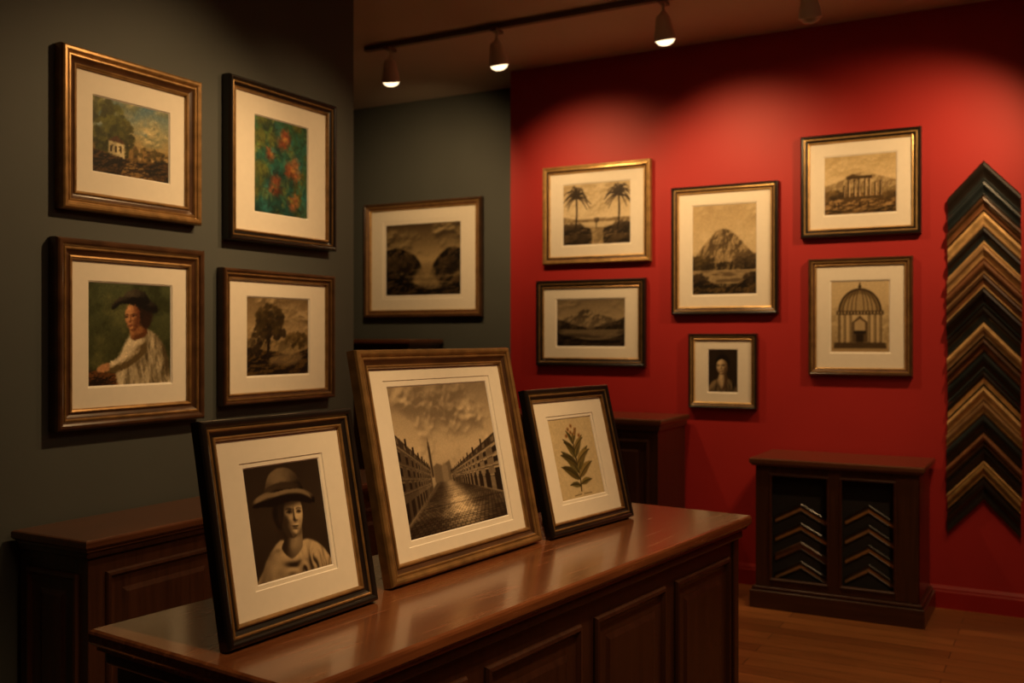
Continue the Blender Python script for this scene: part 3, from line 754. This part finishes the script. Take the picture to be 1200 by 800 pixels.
# pictures standing on the counter
def standing(name, p0, p1, hh, tilt, *a, **k):
    p0 = Vector(p0); p1 = Vector(p1); d = p1-p0; w = d.length; ang = math.atan2(d.y, d.x)
    dep = k.get('depth', .03); n = Vector((-d.y, d.x)).normalized()
    c = (p0+p1)/2+n*dep*math.cos(tilt)
    return framed(name, w, hh, (c.x, c.y, .9005), ang, *a, tilt=tilt, strut=True, **k)
standing('framed_hat_portrait', (-1.377, 1.384), (-1.356, 1.824), .44, math.radians(10.8), 'black', .042, .218, .232, art_hat, px=220, depth=.03)
standing('framed_street_photograph', (-1.386, 1.921), (-1.333, 2.586), .576, math.radians(12.1), 'midbronze', .048, .43, .385, art_street, px=240, depth=.034)
standing('framed_botanical_print', (-1.317, 2.622), (-1.250, 3.085), .447, math.radians(13.5), 'black', .040, .24, .25, art_botanical, px=150, depth=.03)

# ------------------------------------------------------------------ sideboard along left wall
cb = empty('low_sideboard', (-2.868, 1.95, 0))
cw, cl = .352, 1.68
slab('sideboard_top', 0, cw, 0, cl, .862, .90, 'cabtopy', cb)
box('sideboard_cornice', (.01, .018, .84), (cw-.018, cl-.018, .862), 'body', cb, .006)
box('sideboard_body', (.005, .03, 0), (cw-.03, cl-.03, .84), 'body', cb, .003)
box('sideboard_plinth', (.003, .02, 0), (cw-.02, cl-.02, .1), 'body', cb, .006)
for i in range(3):
    w_ = (cl-.06-.06*4)/3; y0 = .03+.06+i*(w_+.06)
    panel(cb, math.radians(90), (cw-.03, 0, 0), y0, y0+w_, .15, .79, 'body')
panel(cb, 0, (0, .03, 0), .045, cw-.07, .15, .79, 'body')

# ------------------------------------------------------------------ console by the red wall
cc = empty('sideboard_cabinet', (-3.22, 5.47, 0))
w2, d2, h2 = 1.165, .505, 1.02
slab('cabinet_top', 0, w2, 0, d2, h2-.045, h2, 'cabtop', cc)
box('cabinet_cornice', (.015, .015, h2-.07), (w2-.015, d2, h2-.045), 'bodyx', cc, .006)
box('cabinet_body', (.03, .03, 0), (w2-.03, d2, h2-.07), 'body', cc, .003)
box('cabinet_plinth', (.018, .018, 0), (w2-.018, d2, .1), 'bodyx', cc, .006)
for i in range(2):
    x0 = .03+.06+i*.535
    panel(cc, 0, (0, .03, 0), x0, x0+.455, .15, .9, 'body')
    k = lathe('knob', [(0, .03), (.012, .028), (.016, .02), (.008, .01), (.006, 0)], 'brass', cc, 14)
    k.rotation_euler = (math.radians(90), 0, 0); k.location = (.50 if i == 0 else .68, .03, .6)

# tall cabinet in the alcove
tc_ = empty('tall_bookcase_cabinet', (-5.45, 5.92, 0))
slab('bookcase_top', 0, 1.31, 0, .45, 1.44, 1.485, 'cabtop', tc_)
box('bookcase_body', (.03, .03, 0), (1.28, .45, 1.44), 'body', tc_, .003)
box('bookcase_plinth', (.018, .018, 0), (1.292, .45, .1), 'bodyx', tc_, .006)
for i in range(2): panel(tc_, 0, (0, .03, 0), .09+i*.595, .09+i*.595+.535, .15, 1.38, 'body')

# ------------------------------------------------------------------ display cabinet with samples
CHP = [(0, 0), (0, .7), (.1, .95), (.25, 1.), (.42, .85), (.5, .7), (.7, .5), (.85, .45), (.9, .55), (1, .5), (1, 0)]
def chevron(name, cx, zs, hw, rise, vh, dep, y, mats, parent, x_=None):
    v = []; f = []; mi = []
    for px_, pz in ((-hw, 0), (0, rise), (hw, 0)):
        for t, d in CHP: v.append((cx+px_, y-d*dep, zs+pz-t*vh))
    k = len(CHP)
    for s in range(2):
        for i in range(k-1):
            f.append((s*k+i, s*k+i+1, (s+1)*k+i+1, (s+1)*k+i)); t = (CHP[i][0]+CHP[i+1][0])/2
            mi.append(0 if t < .46 else 1 if t < .86 else 2)
    f.append(tuple(range(k))); mi.append(0); f.append(tuple(range(2*k, 3*k))[::-1]); mi.append(0)
    return mesh_obj(name, v, f, mats, mi, parent)

dc = empty('display_cabinet', (-1.545, 5.49, 0))
w3, d3, h3 = .91, .488, .83
slab('display_top', 0, w3, 0, d3, h3-.042, h3, 'cabtop', dc)
box('side_panel_a', (.03, .03, .1), (.055, d3, h3-.042), 'body', dc)
box('side_panel_b', (w3-.055, .03, .1), (w3-.03, d3, h3-.042), 'body', dc)
box('back_panel', (.055, d3-.02, .1), (w3-.055, d3, h3-.042), 'inner', dc)
box('bottom_panel', (.055, .04, .1), (w3-.055, d3-.02, .13), 'body', dc)
box('display_plinth', (0, 0, 0), (w3, d3, .1), 'bodyx', dc, .008)
box('plinth_cap', (.012, .012, .1), (w3-.012, d3, .12), 'bodyx', dc, .008)
box('top_rail', (.055, .03, h3-.09), (w3-.055, .055, h3-.042), 'body', dc, .003)
box('bottom_rail', (.055, .03, .12), (w3-.055, .055, .165), 'body', dc, .003)
box('stile_left', (.03, .025, .12), (.115, .055, h3-.042), 'body', dc, .004)
box('stile_centre', (w3/2-.035, .025, .12), (w3/2+.035, .055, h3-.042), 'body', dc, .004)
box('stile_right', (w3-.15, .025, .12), (w3-.03, .055, h3-.042), 'body', dc, .004)
for bi, (xa, xb) in enumerate(((.115, w3/2-.035), (w3/2+.035, w3-.15))):
    ring('door_bead', xa-.008, xb+.008, .157, h3-.082, [(0,0),(0,.006),(.006,.009),(.012,.004),(.012,-.01)], [0]*4, ['bodyx'], dc, y=.026)
    box('sample_board', (xa-.02, .085, .13), (xb+.02, .095, h3-.09), 'inner', dc)
    c = (xa+xb)/2
    for r in range(4):
        mt = [['black','tan','black'], ['black','oldgold','black'], ['walnut','brown','black'], ['black','tan','black']][(r*(1+bi)+bi) % 4]
        chevron('corner_sample', c, .51-r*.105+(.02 if bi else 0), (xb-xa)/2-.012, .075, .046, .012, .085, mt, dc)

# ------------------------------------------------------------------ wall column of corner samples
cs_ = empty('corner_moulding_sample_display', (-.393, 5.997, 0))
seq = [('black','black','navy'), ('navy','navy','black'), ('walnut','sbrown','walnut'), ('sgold','sgold','tan'), ('black','navy','sgold'),
       ('tan','sgold','sbrown'), ('sbrown','walnut','tan'), ('walnut','sbrown','sgold'), ('black','black','navy'), ('black','navy','black'),
       ('sgold','tan','black'), ('walnut','sbrown','walnut'), ('navy','black','navy'), ('black','sgold','black'), ('sgold','sgold','tan'),
       ('tan','oldgold','walnut'), ('navy','black','black'), ('sbrown','walnut','black'), ('black','black','sgold'), ('oldgold','oldgold','black'), ('black','navy','black')]
vh = [.11,.085,.085,.08,.10,.085,.075,.075,.10,.095,.085,.075,.10,.09,.08,.075,.10,.08,.09,.08,.12]
z = 2.265; hw = .183
sc_ = (2.265-.42)/sum(vh)
for i, (s, q) in enumerate(zip(seq, vh)):
    q *= sc_
    chevron('corner_sample', 0, z, hw+random.uniform(-.004, .004), .195, q-.003, .028+.01*(i % 3), 0, list(s), cs_)
    z -= q

# ------------------------------------------------------------------ track lights
def track(name, a, b_):
    e = empty(name)
    a = Vector(a); b_ = Vector(b_); lo = (min(a.x, b_.x)-.018, min(a.y, b_.y)-.018, CH-.032); hi = (max(a.x, b_.x)+.018, max(a.y, b_.y)+.018, CH)
    box('rail', lo, hi, 'track', e, .003)
    return e
WARM = (1, .615, .275)
def spot(parent, x, y, tgt, power, size=70, blend=1., col=WARM, r=.035, lean=.30, lit=True):
    """gimbal head leaning part-way to its target; the lamp behind the lens is a wide spot"""
    box('adapter', (x-.02, y-.045, CH-.05), (x+.02, y+.045, CH-.03), 'track', parent, .004)
    st = lathe('stem', [(.009, 0), (.009, -.055)], 'fixture', parent, 12); st.location = (x, y, CH-.045)
    kn = lathe('swivel', [(0, .02), (.016, .014), (.02, 0), (.016, -.014), (0, -.02)], 'fixture', parent, 16); kn.location = (x, y, CH-.105)
    hd = lathe('lamp_head', [(0, .050), (.020, .047), (.034, .036), (.040, .016), (.044, -.015), (.052, -.05), (.057, -.075), (.057, -.09), (.053, -.092), (.050, -.094), (.040, -.108), (.022, -.117), (0, -.12)],
               None, parent, 28, mats=['fixture', 'lens' if lit else 'lens_off'], segm=[0]*8+[1]*4)
    hd.location = (x, y, CH-.150)
    d = (Vector(tgt)-hd.location).normalized(); d2 = (Vector((0, 0, -1))*(1-lean)+d*lean).normalized()
    hd.rotation_euler = d2.to_track_quat('-Z', 'Y').to_euler()
    if not lit: return
    ld = D.lights.new('track_spot', 'SPOT'); ld.energy = power; ld.color = col
    ld.spot_size = math.radians(size); ld.spot_blend = blend; ld.shadow_soft_size = r
    lo = D.objects.new('spot_beam', ld); link(lo, parent)
    lo.location = hd.location+d2*.165; lo.rotation_euler = d.to_track_quat('-Z', 'Y').to_euler()
tA = track('ceiling_track_light', (-3.85, 5.05), (1.6, 5.05))
spot(tA, -3.677, 5.05, (-4.25, 6.39, 2.35), 66, 100)
spot(tA, -2.911, 5.05, (-2.72, 6.0, 2.25), 56, 102)
spot(tA, -1.884, 5.05, (-1.72, 6.0, 2.25), 60, 102)
spot(tA, -1.12, 5.05, (-1.02, 6.0, 2.5), 0, lit=False)
spot(tA, .05, 5.05, (-.90, 6.0, 2.25), 100, 84)
tB = track('ceiling_track_light', (-1.45, .6), (-1.45, 3.7))
spot(tB, -1.45, 3.0, (-2.88, 2.45, 1.85), 100, 70)
spot(tB, -1.45, 3.6, (-2.88, 3.25, 1.9), 64, 64)
tC = track('ceiling_track_light', (-.15, .6), (-.15, 4.3))
spot(tC, -.15, 1.3, (-1.4, 1.6, 1.12), 88, 42)
spot(tC, -.15, 2.3, (-1.4, 2.25, 1.15), 100, 44)
spot(tC, -.15, 3.1, (-1.3, 2.9, 1.05), 80, 42)
spot(tC, -.15, 4.2, (-.75, 5.0, .0), 85, 75)

# added fill light out of view: area light and panel for soft base light
pn = empty('fill_light_panel', (.6, 2.0, CH-.012))
box('fill_panel_frame', (-.62, -1.22, -.02), (.62, 1.22, .012), 'fixture', pn, .004)
la = D.lights.new('fill_glow', 'AREA'); la.shape = 'RECTANGLE'; la.size = 1.1; la.size_y = 2.3; la.energy = 16; la.color = (1, .62, .32)
lo = D.objects.new('fill_glow', la); link(lo, pn); lo.location = (0, 0, -.03)

w = D.worlds.new('World'); SC.world = w; w.use_nodes = True
w.node_tree.nodes['Background'].inputs[0].default_value = (.02, .014, .01, 1)

# ------------------------------------------------------------------ camera
cam = D.cameras.new('camera'); co = D.objects.new('camera', cam); link(co)
co.location = (0, 0, 1.5); co.rotation_euler = (math.radians(90), 0, math.radians(29.09))
cam.sensor_width = 36; cam.lens = 35.04; cam.shift_y = -.0042
cam.dof.use_dof = True; cam.dof.focus_distance = 2.35; cam.dof.aperture_fstop = 4
SC.camera = co
